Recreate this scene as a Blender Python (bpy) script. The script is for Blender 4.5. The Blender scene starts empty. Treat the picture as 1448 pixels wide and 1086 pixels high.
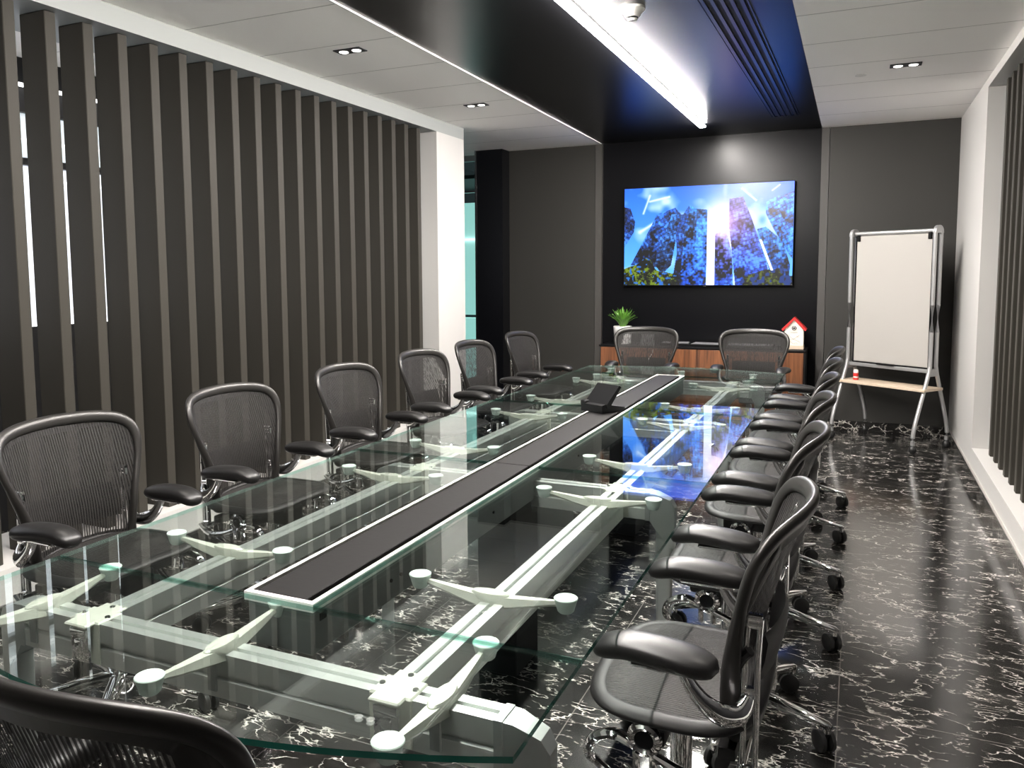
import bpy, bmesh, math, random
import numpy as np
from mathutils import Vector, Matrix, noise
PI = math.pi
R = random.Random(7)
SC = bpy.context.scene
COL = SC.collection

# ------------------------------------------------------------------ materials
def srgb(r, g, b):
    f = lambda c: (c/255/12.92) if c/255 <= .04045 else ((c/255+.055)/1.055)**2.4
    return (f(r), f(g), f(b), 1)

def newmat(name):
    m = bpy.data.materials.new(name); m.use_nodes = True
    nt = m.node_tree
    return m, nt, nt.nodes['Principled BSDF'], nt.nodes['Material Output']

def pm(name, col, rough=.5, metal=0., spec=.5, bump=0., bscale=200., coat=0., var=0., vscale=8.):
    m, nt, b, o = newmat(name)
    b.inputs['Base Color'].default_value = (*col[:3], 1)
    b.inputs['Roughness'].default_value = rough
    b.inputs['Metallic'].default_value = metal
    b.inputs['Specular IOR Level'].default_value = spec
    b.inputs['Coat Weight'].default_value = coat
    tc = nt.nodes.new('ShaderNodeTexCoord')
    if bump:
        n = nt.nodes.new('ShaderNodeTexNoise'); n.inputs['Scale'].default_value = bscale
        n.inputs['Detail'].default_value = 3
        bp = nt.nodes.new('ShaderNodeBump'); bp.inputs['Strength'].default_value = bump
        bp.inputs['Distance'].default_value = .002
        nt.links.new(tc.outputs['Object'], n.inputs['Vector'])
        nt.links.new(n.outputs['Fac'], bp.inputs['Height'])
        nt.links.new(bp.outputs['Normal'], b.inputs['Normal'])
    if var:
        n = nt.nodes.new('ShaderNodeTexNoise'); n.inputs['Scale'].default_value = vscale
        n.inputs['Detail'].default_value = 4
        mx = nt.nodes.new('ShaderNodeMix'); mx.data_type = 'RGBA'
        mx.inputs[6].default_value = (*[c*(1-var) for c in col[:3]], 1)
        mx.inputs[7].default_value = (*[min(1, c*(1+var)) for c in col[:3]], 1)
        nt.links.new(tc.outputs['Object'], n.inputs['Vector'])
        nt.links.new(n.outputs['Fac'], mx.inputs[0])
        nt.links.new(mx.outputs[2], b.inputs['Base Color'])
    return m

def emat(name, col, strength):
    m, nt, b, o = newmat(name)
    b.inputs['Base Color'].default_value = (.8, .8, .8, 1)
    b.inputs['Emission Color'].default_value = (*col[:3], 1)
    b.inputs['Emission Strength'].default_value = strength
    return m

def math_node(nt, op, a, b=None, clamp=False):
    n = nt.nodes.new('ShaderNodeMath'); n.operation = op; n.use_clamp = clamp
    for k, v in enumerate((a, b)):
        if v is None: continue
        if isinstance(v, (int, float)): n.inputs[k].default_value = v
        else: nt.links.new(v, n.inputs[k])
    return n.outputs[0]

def maprange(nt, v, a, b, c, d, smooth=False):
    n = nt.nodes.new('ShaderNodeMapRange')
    if smooth: n.interpolation_type = 'SMOOTHSTEP'
    nt.links.new(v, n.inputs[0])
    for k, x in zip((1, 2, 3, 4), (a, b, c, d)): n.inputs[k].default_value = x
    return n.outputs[0]

def marble(name, joints=True, rough=.17):
    m, nt, b, o = newmat(name); L = nt.links.new
    tc = nt.nodes.new('ShaderNodeTexCoord')
    def warp(scale, amt, src, rot=.35, st=(1., 1.9, 1.4)):
        mp = nt.nodes.new('ShaderNodeMapping')
        mp.inputs['Rotation'].default_value = (0, 0, rot)
        mp.inputs['Scale'].default_value = st
        L(src, mp.inputs[0])
        n = nt.nodes.new('ShaderNodeTexNoise'); n.inputs['Scale'].default_value = scale
        n.inputs['Detail'].default_value = 5; n.inputs['Roughness'].default_value = .6
        L(mp.outputs[0], n.inputs['Vector'])
        s = nt.nodes.new('ShaderNodeVectorMath'); s.operation = 'SUBTRACT'
        L(n.outputs['Color'], s.inputs[0]); s.inputs[1].default_value = (.5, .5, .5)
        k = nt.nodes.new('ShaderNodeVectorMath'); k.operation = 'SCALE'
        L(s.outputs[0], k.inputs[0]); k.inputs['Scale'].default_value = amt
        a = nt.nodes.new('ShaderNodeVectorMath'); a.operation = 'ADD'
        L(mp.outputs[0], a.inputs[0]); L(k.outputs[0], a.inputs[1])
        return a.outputs[0]
    def veins(vec, scale, width, mscale, lo, hi):
        v = nt.nodes.new('ShaderNodeTexVoronoi'); v.feature = 'DISTANCE_TO_EDGE'
        v.inputs['Scale'].default_value = scale; L(vec, v.inputs['Vector'])
        line = maprange(nt, v.outputs['Distance'], 0., width, 1., 0., True)
        n = nt.nodes.new('ShaderNodeTexNoise'); n.inputs['Scale'].default_value = mscale
        n.inputs['Detail'].default_value = 3
        L(tc.outputs['Object'], n.inputs['Vector'])
        mask = maprange(nt, n.outputs['Fac'], lo, hi, 0., 1., True)
        return math_node(nt, 'MULTIPLY', line, mask)
    w1 = warp(2.6, .50, tc.outputs['Object'], .50, (1., 2.1, 1.4))
    w2 = warp(4.5, .30, tc.outputs['Object'], .75, (1.0, 2.5, 1.4))
    w3 = warp(7., .20, tc.outputs['Object'], .15, (1.0, 2.3, 1.4))
    a = veins(w1, 3.6, .020, 5., .47, .57)
    c = veins(w2, 6.8, .032, 8., .50, .59)
    e = veins(w3, 12., .050, 11., .54, .63)
    e = math_node(nt, 'MULTIPLY', e, .7)
    s = math_node(nt, 'MAXIMUM', a, c); s = math_node(nt, 'MAXIMUM', s, e)
    cl = nt.nodes.new('ShaderNodeTexNoise'); cl.inputs['Scale'].default_value = 4.5
    cl.inputs['Detail'].default_value = 6; L(w1, cl.inputs['Vector'])
    cloud = maprange(nt, cl.outputs['Fac'], .5, .8, 0., .10, True)
    s = math_node(nt, 'ADD', s, cloud, True)
    mx = nt.nodes.new('ShaderNodeMix'); mx.data_type = 'RGBA'
    L(s, mx.inputs[0])
    mx.inputs[6].default_value = (.0075, .007, .0065, 1)
    mx.inputs[7].default_value = (.62, .585, .54, 1)
    out = mx.outputs[2]
    if joints:
        sp = nt.nodes.new('ShaderNodeSeparateXYZ'); L(tc.outputs['Object'], sp.inputs[0])
        def joint(ch, period, off):
            q = math_node(nt, 'ADD', sp.outputs[ch], off)
            q = math_node(nt, 'PINGPONG', q, period/2)
            return maprange(nt, q, .0012, .0030, 1., 0.)
        j = math_node(nt, 'MAXIMUM', joint(0, .8, .02+8), joint(1, .8, .35+8))
        mj = nt.nodes.new('ShaderNodeMix'); mj.data_type = 'RGBA'
        L(math_node(nt, 'MULTIPLY', j, .7), mj.inputs[0]); L(out, mj.inputs[6]); mj.inputs[7].default_value = (.16, .15, .14, 1)
        out = mj.outputs[2]
    L(out, b.inputs['Base Color'])
    n = nt.nodes.new('ShaderNodeTexNoise'); n.inputs['Scale'].default_value = 3
    L(tc.outputs['Object'], n.inputs['Vector'])
    L(maprange(nt, n.outputs['Fac'], .3, .7, rough*.8, rough*1.3), b.inputs['Roughness'])
    b.inputs['Specular IOR Level'].default_value = .8; b.inputs['Coat Weight'].default_value = .6; b.inputs['Coat Roughness'].default_value = .13
    return m

def mesh_fabric(name, axis='X', period=.0075, lo=.04, hi=.62):
    m, nt, b, o = newmat(name); L = nt.links.new
    tc = nt.nodes.new('ShaderNodeTexCoord')
    w = nt.nodes.new('ShaderNodeTexWave'); w.wave_type = 'BANDS'; w.bands_direction = axis
    w.inputs['Scale'].default_value = 2*PI/(20*period)
    w.inputs['Distortion'].default_value = 3.2
    w.inputs['Detail'].default_value = 2.
    w.inputs['Detail Scale'].default_value = .25
    L(tc.outputs['Object'], w.inputs['Vector'])
    n = nt.nodes.new('ShaderNodeTexNoise'); n.inputs['Scale'].default_value = 90
    mp = nt.nodes.new('ShaderNodeMapping')
    mp.inputs['Scale'].default_value = (1.4, 1, .25) if axis == 'X' else (.25, 1.4, 1)
    L(tc.outputs['Object'], mp.inputs[0]); L(mp.outputs[0], n.inputs['Vector'])
    f = math_node(nt, 'MULTIPLY', w.outputs['Fac'], maprange(nt, n.outputs['Fac'], .35, .6, .55, 1.))
    tr = maprange(nt, f, .35, .95, lo, hi, True)
    mx = nt.nodes.new('ShaderNodeMix'); mx.data_type = 'RGBA'
    L(w.outputs['Fac'], mx.inputs[0])
    mx.inputs[6].default_value = (.020, .0185, .0172, 1); mx.inputs[7].default_value = (.006, .0055, .0055, 1)
    L(mx.outputs[2], b.inputs['Base Color'])
    b.inputs['Roughness'].default_value = .55; b.inputs['Specular IOR Level'].default_value = .22
    t = nt.nodes.new('ShaderNodeBsdfTransparent')
    ms = nt.nodes.new('ShaderNodeMixShader')
    L(tr, ms.inputs[0]); L(b.outputs[0], ms.inputs[1]); L(t.outputs[0], ms.inputs[2])
    L(ms.outputs[0], o.inputs['Surface'])
    bp = nt.nodes.new('ShaderNodeBump'); bp.inputs['Strength'].default_value = .5; bp.inputs['Distance'].default_value = .002
    L(w.outputs['Fac'], bp.inputs['Height']); L(bp.outputs[0], b.inputs['Normal'])
    return m

def glass_mat(name, tint, ior=1.52):
    m, nt, b, o = newmat(name); L = nt.links.new
    nt.nodes.remove(b)
    g = nt.nodes.new('ShaderNodeNewGeometry')
    i = nt.nodes.new('ShaderNodeMix'); i.data_type = 'FLOAT'
    L(g.outputs['Backfacing'], i.inputs[0]); i.inputs[2].default_value = ior; i.inputs[3].default_value = 1/ior
    f = nt.nodes.new('ShaderNodeFresnel'); L(i.outputs[0], f.inputs['IOR'])
    t = nt.nodes.new('ShaderNodeBsdfTransparent'); t.inputs[0].default_value = (*tint, 1)
    gl = nt.nodes.new('ShaderNodeBsdfGlossy'); gl.inputs['Roughness'].default_value = .0
    gl.inputs['Color'].default_value = (.95, 1, .98, 1)
    ms = nt.nodes.new('ShaderNodeMixShader')
    L(f.outputs[0], ms.inputs[0]); L(t.outputs[0], ms.inputs[1]); L(gl.outputs[0], ms.inputs[2])
    L(ms.outputs[0], o.inputs['Surface'])
    return m

def wood_mat(name):
    m, nt, b, o = newmat(name); L = nt.links.new
    tc = nt.nodes.new('ShaderNodeTexCoord'); mp = nt.nodes.new('ShaderNodeMapping')
    mp.inputs['Scale'].default_value = (14, 14, .8)
    L(tc.outputs['Object'], mp.inputs[0])
    n = nt.nodes.new('ShaderNodeTexNoise'); n.inputs['Scale'].default_value = 3.; n.inputs['Detail'].default_value = 6
    n.inputs['Distortion'].default_value = .6
    L(mp.outputs[0], n.inputs['Vector'])
    r = nt.nodes.new('ShaderNodeValToRGB')
    r.color_ramp.elements[0].position = .32; r.color_ramp.elements[0].color = (.075, .026, .011, 1)
    r.color_ramp.elements[1].position = .68; r.color_ramp.elements[1].color = (.22, .085, .034, 1)
    L(n.outputs['Fac'], r.inputs[0]); L(r.outputs[0], b.inputs['Base Color'])
    b.inputs['Roughness'].default_value = .42
    return m

def ceiling_mat(name):
    m, nt, b, o = newmat(name); L = nt.links.new
    tc = nt.nodes.new('ShaderNodeTexCoord'); sp = nt.nodes.new('ShaderNodeSeparateXYZ')
    L(tc.outputs['Object'], sp.inputs[0])
    q = math_node(nt, 'PINGPONG', math_node(nt, 'ADD', sp.outputs[1], 12 - .20), .29)
    ln = maprange(nt, q, .002, .006, 1., 0.)
    mx = nt.nodes.new('ShaderNodeMix'); mx.data_type = 'RGBA'
    L(ln, mx.inputs[0]); mx.inputs[6].default_value = (.93, .905, .875, 1); mx.inputs[7].default_value = (.40, .38, .36, 1)
    L(mx.outputs[2], b.inputs['Base Color']); b.inputs['Roughness'].default_value = .6
    bp = nt.nodes.new('ShaderNodeBump'); bp.inputs['Strength'].default_value = .6; bp.inputs['Distance'].default_value = .004; bp.invert = True
    L(ln, bp.inputs['Height']); L(bp.outputs[0], b.inputs['Normal'])
    return m

M = {}
M['ceiling'] = ceiling_mat('white ceiling panels')
M['white'] = pm('white painted wall', (.72, .71, .69), .5, bump=.05, bscale=300)
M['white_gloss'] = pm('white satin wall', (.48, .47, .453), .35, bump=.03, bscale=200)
M['header'] = pm('cool white header darkened for strip', (.275, .287, .279), .5)  # cool white beam, base colour darkened to offset the strip lamp's light
M['black_gloss'] = pm('glossy black ceiling', (.0015, .0016, .0022), .29, spec=.45, bump=.012, bscale=5)
M['black_wall'] = pm('satin black wall', (.0022, .0023, .0032), .30, spec=.22, bump=.03, bscale=30)
M['grey_wall'] = pm('dark olive grey wall', (.0185, .0174, .0147), .55, bump=.06, bscale=400, var=.06, vscale=2)
M['grey_trim'] = pm('grey wall strip', (.045, .0425, .039), .5)
M['black_matte'] = pm('matt black', (.006, .006, .007), .6)
M['louvre'] = pm('grey brown louvre paint', (.038, .035, .0295), .5, spec=.12, bump=.04, bscale=120, var=.06, vscale=3)
M['marble'] = marble('black marble floor')
M['marble_skirt'] = marble('black marble skirting', False, .15)
M['trim'] = pm('pale metal trim', (.6, .58, .55), .3, .8)
M['glass'] = glass_mat('table glass', (.95, .978, .968))
M['pane'] = glass_mat('partition glass', (.75, .95, .93))
def edge_mat(name):
    m, nt, b, o = newmat(name); L = nt.links.new
    b.inputs['Base Color'].default_value = (.010, .12, .09, 1); b.inputs['Roughness'].default_value = .08
    t = nt.nodes.new('ShaderNodeBsdfTransparent'); t.inputs[0].default_value = (.55, .86, .78, 1)
    g = nt.nodes.new('ShaderNodeNewGeometry')
    gl = nt.nodes.new('ShaderNodeBsdfGlossy'); gl.inputs['Roughness'].default_value = .25; gl.inputs['Color'].default_value = (.8, .95, .9, 1)
    inn = nt.nodes.new('ShaderNodeMixShader'); inn.inputs[0].default_value = .30
    L(t.outputs[0], inn.inputs[1]); L(gl.outputs[0], inn.inputs[2])
    out = nt.nodes.new('ShaderNodeMixShader'); out.inputs[0].default_value = .08
    L(b.outputs[0], out.inputs[1]); L(t.outputs[0], out.inputs[2])
    ms = nt.nodes.new('ShaderNodeMixShader'); L(g.outputs['Backfacing'], ms.inputs[0])
    L(out.outputs[0], ms.inputs[1]); L(inn.outputs[0], ms.inputs[2]); L(ms.outputs[0], o.inputs['Surface'])
    return m
M['glass_edge'] = edge_mat('green glass edge')
M['glass_seam'] = glass_mat('polished glass seam', (.40, .62, .57))
M['alu'] = pm('satin aluminium', (.62, .64, .62), .33, .82, bump=.02, bscale=500)
M['alu_dark'] = pm('grey aluminium', (.40, .42, .41), .36, .8)
M['cast'] = pm('cream grey cast support', (.48, .49, .43), .38, .25)
M['pad'] = pm('pale mint rubber pad', (.50, .58, .54), .5)
M['chrome'] = pm('polished aluminium', (.86, .86, .86), .05, 1.)
M['chrome_dark'] = pm('dark polished metal', (.32, .32, .33), .16, 1.)
M['trough'] = pm('grey trough side', (.13, .14, .14), .32, .5)
M['lid'] = pm('charcoal trough lid', (.006, .0054, .0054), .6, spec=.15, bump=.12, bscale=60, var=.2, vscale=5)
M['frame_white'] = pm('bright trough frame', (.85, .83, .80), .3, .4)
M['leather'] = pm('black leather arm pad', (.006, .0056, .0056), .40, spec=.42, bump=.05, bscale=250)
M['graphite'] = pm('graphite chair frame', (.020, .0185, .017), .36, .3)
M['seatframe'] = pm('black chair plastic', (.008, .0076, .0076), .5, spec=.3)
M['fabric_back'] = mesh_fabric('chair back mesh', 'X', .0095)
M['fabric_seat'] = mesh_fabric('chair seat mesh', 'X', .007, .0, .22)
M['rubber'] = pm('black caster rubber', (.010, .010, .010), .4)
M['wood'] = wood_mat('walnut veneer')
M['beech'] = pm('pale beech shelf', (.52, .42, .32), .5, var=.15, vscale=20)
M['silver'] = pm('silver painted tube', (.42, .42, .42), .34, .6)
M['board'] = pm('whiteboard enamel', (.365, .349, .325), .30)
M['pot'] = pm('white ceramic pot', (.78, .77, .76), .3)
M['leaf'] = pm('green leaf', (.10, .25, .030), .4, var=.5, vscale=14)
M['soil'] = pm('dark potting soil', (.02, .014, .01), .9)
M['red'] = pm('red paint', (.52, .022, .020), .4)
M['cream'] = pm('cream painted wood', (.72, .66, .58), .5)
M['cream_dark'] = pm('engraved lines', (.20, .17, .14), .6)
M['paper'] = pm('grey printed paper', (.17, .17, .18), .5, var=.3, vscale=30)
M['card'] = pm('grey card', (.22, .22, .225), .5)
M['paper_lt'] = pm('pale paper', (.60, .60, .60), .5)
M['screen_off'] = pm('black glass', (.004, .004, .005), .1)
M['plastic'] = pm('black plastic', (.004, .004, .0045), .5, spec=.12)
M['plastic_w'] = pm('white plastic', (.72, .70, .67), .4)
M['plastic_g'] = pm('grey plastic', (.20, .20, .23), .3)
M['lamp'] = emat('lamp glow', (1, .95, .88), 3.)
M['strip'] = emat('strip diffuser', (1, .95, .90), 345.)
M['lit_white'] = emat('bright corridor window', (.80, .86, 1.), .72)
M['lit_blue'] = emat('pale blue daylight pane', (.55, .68, .75), .55)
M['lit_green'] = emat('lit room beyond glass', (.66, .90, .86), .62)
M['lit_bar'] = emat('corridor light line', (1, 1, 1), 1.5)

# ------------------------------------------------------------------ geometry helpers
def bx(bm, x0, x1, y0, y1, z0, z1, bev=0, seg=2, mi=0, mat=None):
    vs = [bm.verts.new(p) for p in ((x0,y0,z0),(x1,y0,z0),(x1,y1,z0),(x0,y1,z0),(x0,y0,z1),(x1,y0,z1),(x1,y1,z1),(x0,y1,z1))]
    fs = [bm.faces.new([vs[i] for i in f]) for f in ((0,3,2,1),(4,5,6,7),(0,1,5,4),(1,2,6,5),(2,3,7,6),(3,0,4,7))]
    for f in fs: f.material_index = mi
    if bev:
        es = list({e for f in fs for e in f.edges})
        r = bmesh.ops.bevel(bm, geom=es, offset=bev, segments=seg, profile=.6, affect='EDGES')
        vs = list({v for v in r['verts']} | {v for v in vs if v.is_valid})
        for f in r['faces']: f.material_index = mi
    if mat is not None:
        bmesh.ops.transform(bm, matrix=mat, verts=[v for v in vs if v.is_valid])
    return vs

def prism(bm, pts, z0, z1, mside=0, mcap=0, axis='z', mat=None):
    def P(a, b, c):
        return {'z': (a, b, c), 'y': (a, c, b), 'x': (c, a, b)}[axis]
    lo = [bm.verts.new(P(p[0], p[1], z0)) for p in pts]; hi = [bm.verts.new(P(p[0], p[1], z1)) for p in pts]
    n = len(pts)
    f = bm.faces.new(lo[::-1]); f.material_index = mcap
    f = bm.faces.new(hi); f.material_index = mcap
    for i in range(n):
        f = bm.faces.new((lo[i], lo[(i+1) % n], hi[(i+1) % n], hi[i])); f.material_index = mside
    if mat is not None: bmesh.ops.transform(bm, matrix=mat, verts=lo+hi)
    return lo+hi

def catmull(pts, k=6, closed=False):
    P = [Vector(p) for p in pts]; n = len(P); out = []
    rng = range(n) if closed else range(n-1)
    for i in rng:
        if closed: a, b, c, d = P[i-1], P[i], P[(i+1) % n], P[(i+2) % n]
        else: a, b, c, d = P[max(i-1, 0)], P[i], P[i+1], P[min(i+2, n-1)]
        for j in range(k):
            t = j/k
            out.append(.5*((2*b)+(c-a)*t+(2*a-5*b+4*c-d)*t*t+(3*b-a-3*c+d)*t**3))
    if not closed: out.append(P[-1])
    return out

def lerp_list(v, n):
    if isinstance(v, (int, float)): return [v]*n
    out = []
    for i in range(n):
        t = i/(n-1)*(len(v)-1); a = int(min(t, len(v)-2)); out.append(v[a]+(v[a+1]-v[a])*(t-a))
    return out

def sweep(bm, pts, ra, rb=None, up=(0, 0, 1), closed=False, n=10, cap=True, sq=1.):
    pts = [Vector(p) for p in pts]; N = len(pts)
    ra = lerp_list(ra, N); rb = ra if rb is None else lerp_list(rb, N)
    ups = up if isinstance(up, list) else [Vector(up)]*N
    rings = []; last = None
    for i, p in enumerate(pts):
        if closed: t = pts[(i+1) % N]-pts[i-1]
        else: t = pts[min(i+1, N-1)]-pts[max(i-1, 0)]
        t.normalize()
        s = t.cross(ups[i])
        if s.length < 1e-4: s = last.copy() if last else t.orthogonal()
        s.normalize(); last = s; u = s.cross(t)
        ring = []
        for k in range(n):
            a = 2*PI*k/n; ca, sa = math.cos(a), math.sin(a)
            ca = math.copysign(abs(ca)**sq, ca); sa = math.copysign(abs(sa)**sq, sa)
            ring.append(bm.verts.new(p+s*ca*ra[i]+u*sa*rb[i]))
        rings.append(ring)
    for i in range(N if closed else N-1):
        A, B = rings[i], rings[(i+1) % N]
        for k in range(n): bm.faces.new((A[k], A[(k+1) % n], B[(k+1) % n], B[k]))
    if cap and not closed:
        bm.faces.new(rings[0][::-1]); bm.faces.new(rings[-1])
    return rings

def lathe(bm, prof, c=(0, 0, 0), n=24, mat=None, mis=None):
    rings = []; vs = []
    for r, z in prof:
        if r < 1e-6: rings.append([bm.verts.new((c[0], c[1], c[2]+z))])
        else: rings.append([bm.verts.new((c[0]+r*math.cos(2*PI*k/n), c[1]+r*math.sin(2*PI*k/n), c[2]+z)) for k in range(n)])
        vs += rings[-1]
    for j, (A, B) in enumerate(zip(rings, rings[1:])):
        for k in range(n):
            a, b = A[k % len(A)], A[(k+1) % len(A)]; d, e = B[k % len(B)], B[(k+1) % len(B)]
            q = []
            for v in (a, b, e, d):
                if v not in q: q.append(v)
            if len(q) > 2:
                f = bm.faces.new(q)
                if mis: f.material_index = mis[j]
    if mat is not None: bmesh.ops.transform(bm, matrix=mat, verts=vs)
    return vs

def cyl(bm, a, b, r, n=16):
    sweep(bm, [a, b], r, n=n)

def obj(name, bm, mats, parent=None, smooth=True, angle=35):
    bmesh.ops.recalc_face_normals(bm, faces=bm.faces)
    me = bpy.data.meshes.new(name); bm.to_mesh(me); bm.free()
    for m in (mats if isinstance(mats, (list, tuple)) else [mats]): me.materials.append(m)
    if smooth:
        me.shade_smooth() if hasattr(me, 'shade_smooth') else [setattr(p, 'use_smooth', True) for p in me.polygons]
        try: me.set_sharp_from_angle(angle=math.radians(angle))
        except Exception: pass
    o = bpy.data.objects.new(name, me); COL.objects.link(o)
    if parent: o.parent = parent
    return o

def thing(name, label, cat, loc=(0, 0, 0), rz=0, group=None):
    o = bpy.data.objects.new(name, None); COL.objects.link(o)
    o.empty_display_size = .1; o.location = loc; o.rotation_euler = (0, 0, rz)
    o['label'] = label; o['category'] = cat
    if group: o['group'] = group
    return o

def tag(o, label, cat, group=None):
    o['label'] = label; o['category'] = cat
    if group: o['group'] = group
    return o

def struct(name, bm, m, smooth=False):
    o = obj(name, bm, m, None, smooth); o['kind'] = 'structure'; return o

def dup(root, loc, rz, label, group=None):
    r = root.copy(); COL.objects.link(r); r.location = loc; r.rotation_euler = (0, 0, rz)
    r['label'] = label
    if group: r['group'] = group
    for ch in list(root.children):
        c = ch.copy(); COL.objects.link(c); c.parent = r
        for g in list(ch.children):
            d = g.copy(); COL.objects.link(d); d.parent = c
    return r

B = bmesh.new
# ------------------------------------------------------------------ dimensions
XL, XR, YB, YF, HC = -3.17, .734, 8.02, -1.6, 2.706
SILL_L, SILL_R = .25, .234

# ------------------------------------------------------------------ setting
b = B(); bx(b, -5.6, 1.3, YF, 9.9, -.05, 0); struct('floor', b, M['marble'])
# white ceilings, slightly thicker than the black band between them
PLn, PLf, PRn, PRf = -2.12, -2.35, -.292, -.338
b = B()
prism(b, [(-4.6, YF), (PLn, YF), (PLf, YB), (PLf, YB+.1), (-4.6, YB+.1)], HC, HC+.1)
prism(b, [(PRn, YF), (1.2, YF), (1.2, YB+.1), (PRf, YB+.1), (PRf, YB)], HC, HC+.1)
struct('ceiling', b, M['ceiling'])
b = B(); prism(b, [(PLn-.02, YF), (PRn+.02, YF), (PRf+.02, YB+.1), (PLf-.02, YB+.1)], HC+.006, HC+.1)
struct('ceiling_panel', b, M['black_gloss'])
b = B(); prism(b, [(PLn-.012, YF), (PLn, YF), (PLf, YB-.02), (PLf-.012, YB-.02)], HC-.0012, HC+.02)
struct('trim_1', b, M['white'])
# left wall: header beam, sill, end column; the louvre opening between
b = B()
bx(b, XL-.46, XL, 6.03, 6.54, .10, 2.606)
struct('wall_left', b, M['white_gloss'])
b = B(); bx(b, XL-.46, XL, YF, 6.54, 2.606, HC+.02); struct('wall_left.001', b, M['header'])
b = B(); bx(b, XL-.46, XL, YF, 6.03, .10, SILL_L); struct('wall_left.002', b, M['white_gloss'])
b = B(); bx(b, XL-.46, XL+.012, YF, 6.54, 0, .10); bx(b, XL, XL+.014, YF, 6.54, .10, .106)
o = struct('baseboard_left', b, M['marble_skirt'])
# right wall
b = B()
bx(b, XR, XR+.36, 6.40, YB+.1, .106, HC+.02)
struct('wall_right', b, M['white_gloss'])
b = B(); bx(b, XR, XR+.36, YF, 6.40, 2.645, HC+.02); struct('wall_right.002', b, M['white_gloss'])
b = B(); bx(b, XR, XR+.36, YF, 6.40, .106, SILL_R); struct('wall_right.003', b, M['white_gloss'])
b = B(); bx(b, XR-.012, XR+.36, YF, YB, 0, .10); struct('baseboard_right', b, M['marble_skirt'])
b = B(); bx(b, XR-.013, XR+.02, YF, YB, .10, .107); struct('trim_2', b, M['trim'])
b = B(); bx(b, XR+.36, XR+.42, YF, YB, 0, HC); struct('wall_right.001', b, M['black_matte'])
# back wall: grey panels left and right, recessed black centre
b = B(); bx(b, -3.345, -2.418, YB-.04, YB+.08, .10, HC+.02); struct('wall_back', b, M['grey_wall'])
b = B(); bx(b, -2.414, -2.348, YB-.045, YB+.08, .0, HC+.02); struct('trim_3', b, M['grey_trim'])
b = B(); bx(b, -2.348, -.336, YB+.0, YB+.08, 0, HC+.02); struct('wall_back.001', b, M['black_wall'])
b = B(); bx(b, -.336, -.272, YB-.045, YB+.08, 0, HC+.02); struct('trim_4', b, M['grey_trim'])
b = B(); bx(b, -.268, XR+.06, YB-.04, YB+.08, .10, HC+.02); struct('wall_back.002', b, M['grey_wall'])
b = B(); bx(b, -.268, XR, YB-.052, YB+.05, 0, .10); bx(b, -3.345, -2.418, YB-.052, YB+.05, 0, .10)
struct('baseboard_back', b, M['marble_skirt'])
# black pillar and glazed opening in the far left corner
b = B(); bx(b, -3.64, -3.346, 7.80, YB+.1, 0, HC+.02); struct('wall_back.003', b, M['black_wall'])
b = B(); bx(b, -3.655, -3.640, 7.79, 7.83, 0, HC); bx(b, -4.7, -3.655, 7.79, 7.83, 2.60, 2.66); bx(b, -4.7, -3.655, 7.79, 7.83, 2.28, 2.30)
win = struct('window_1', b, M['chrome_dark'])
b = B(); bx(b, -4.7, -3.655, 7.805, 7.815, 0, 2.60); o = obj('pane', b, M['pane'], win, False)
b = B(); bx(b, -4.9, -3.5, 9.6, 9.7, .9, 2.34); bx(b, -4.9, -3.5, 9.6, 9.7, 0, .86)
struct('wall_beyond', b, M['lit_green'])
b = B(); bx(b, -4.9, -3.5, 9.57, 9.6, 1.86, 1.885); struct('trim_5', b, M['lit_bar'])
b = B(); bx(b, -4.9, -3.5, 8.4, 9.6, 2.5, 2.54); bx(b, -3.5, -3.46, 8.1, 9.7, 0, 2.7); bx(b, -4.94, -4.9, 7.7, 9.7, 0, 2.7)
struct('wall_beyond.001', b, M['black_matte'])
# corridor behind the left louvres
b = B()
bx(b, -4.5, -4.4, YF, 7.8, 0, 1.16); bx(b, -4.5, -4.4, YF, 7.8, 2.40, HC)
bx(b, -4.5, -4.4, 5.1, 7.8, 1.16, 2.40); bx(b, -4.5, -4.4, YF, .6, 1.16, 2.40)
struct('wall_corridor', b, M['black_matte'])
win = bpy.data.objects.new('window_2', None); COL.objects.link(win); win['kind'] = 'structure'; win.location = (-4.42, 2.8, 1.16)
def wpart(n, m, *a):
    q = B(); bx(q, *[v-d for v, d in zip(a, (-4.42, -4.42, 2.8, 2.8, 1.16, 1.16))]); o = obj(n, q, m, win, False); return o
wpart('pane', M['lit_white'], -4.45, -4.44, .6, 5.1, 1.16, 2.10)
wpart('pane', M['lit_blue'], -4.45, -4.44, .6, 5.1, 2.14, 2.40)
wpart('frame_bar', M['black_matte'], -4.45, -4.40, .6, 5.1, 2.10, 2.14)
wpart('light_line', M['lit_bar'], -4.44, -4.42, .6, 5.1, 2.015, 2.03)
wpart('light_line', M['lit_bar'], -4.44, -4.42, .6, 5.1, 2.245, 2.252)
wpart('light_line', M['lit_bar'], -4.44, -4.42, .6, 5.1, 1.155, 1.165)
b = B(); bx(b, -4.38, -4.34, YF, 6., 2.535, 2.55); struct('trim_6', b, M['lit_bar'])
b = B(); bx(b, -4.7, XR+.4, YF-.1, YF, 0, HC); struct('wall_front', b, M['grey_wall'])

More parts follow.
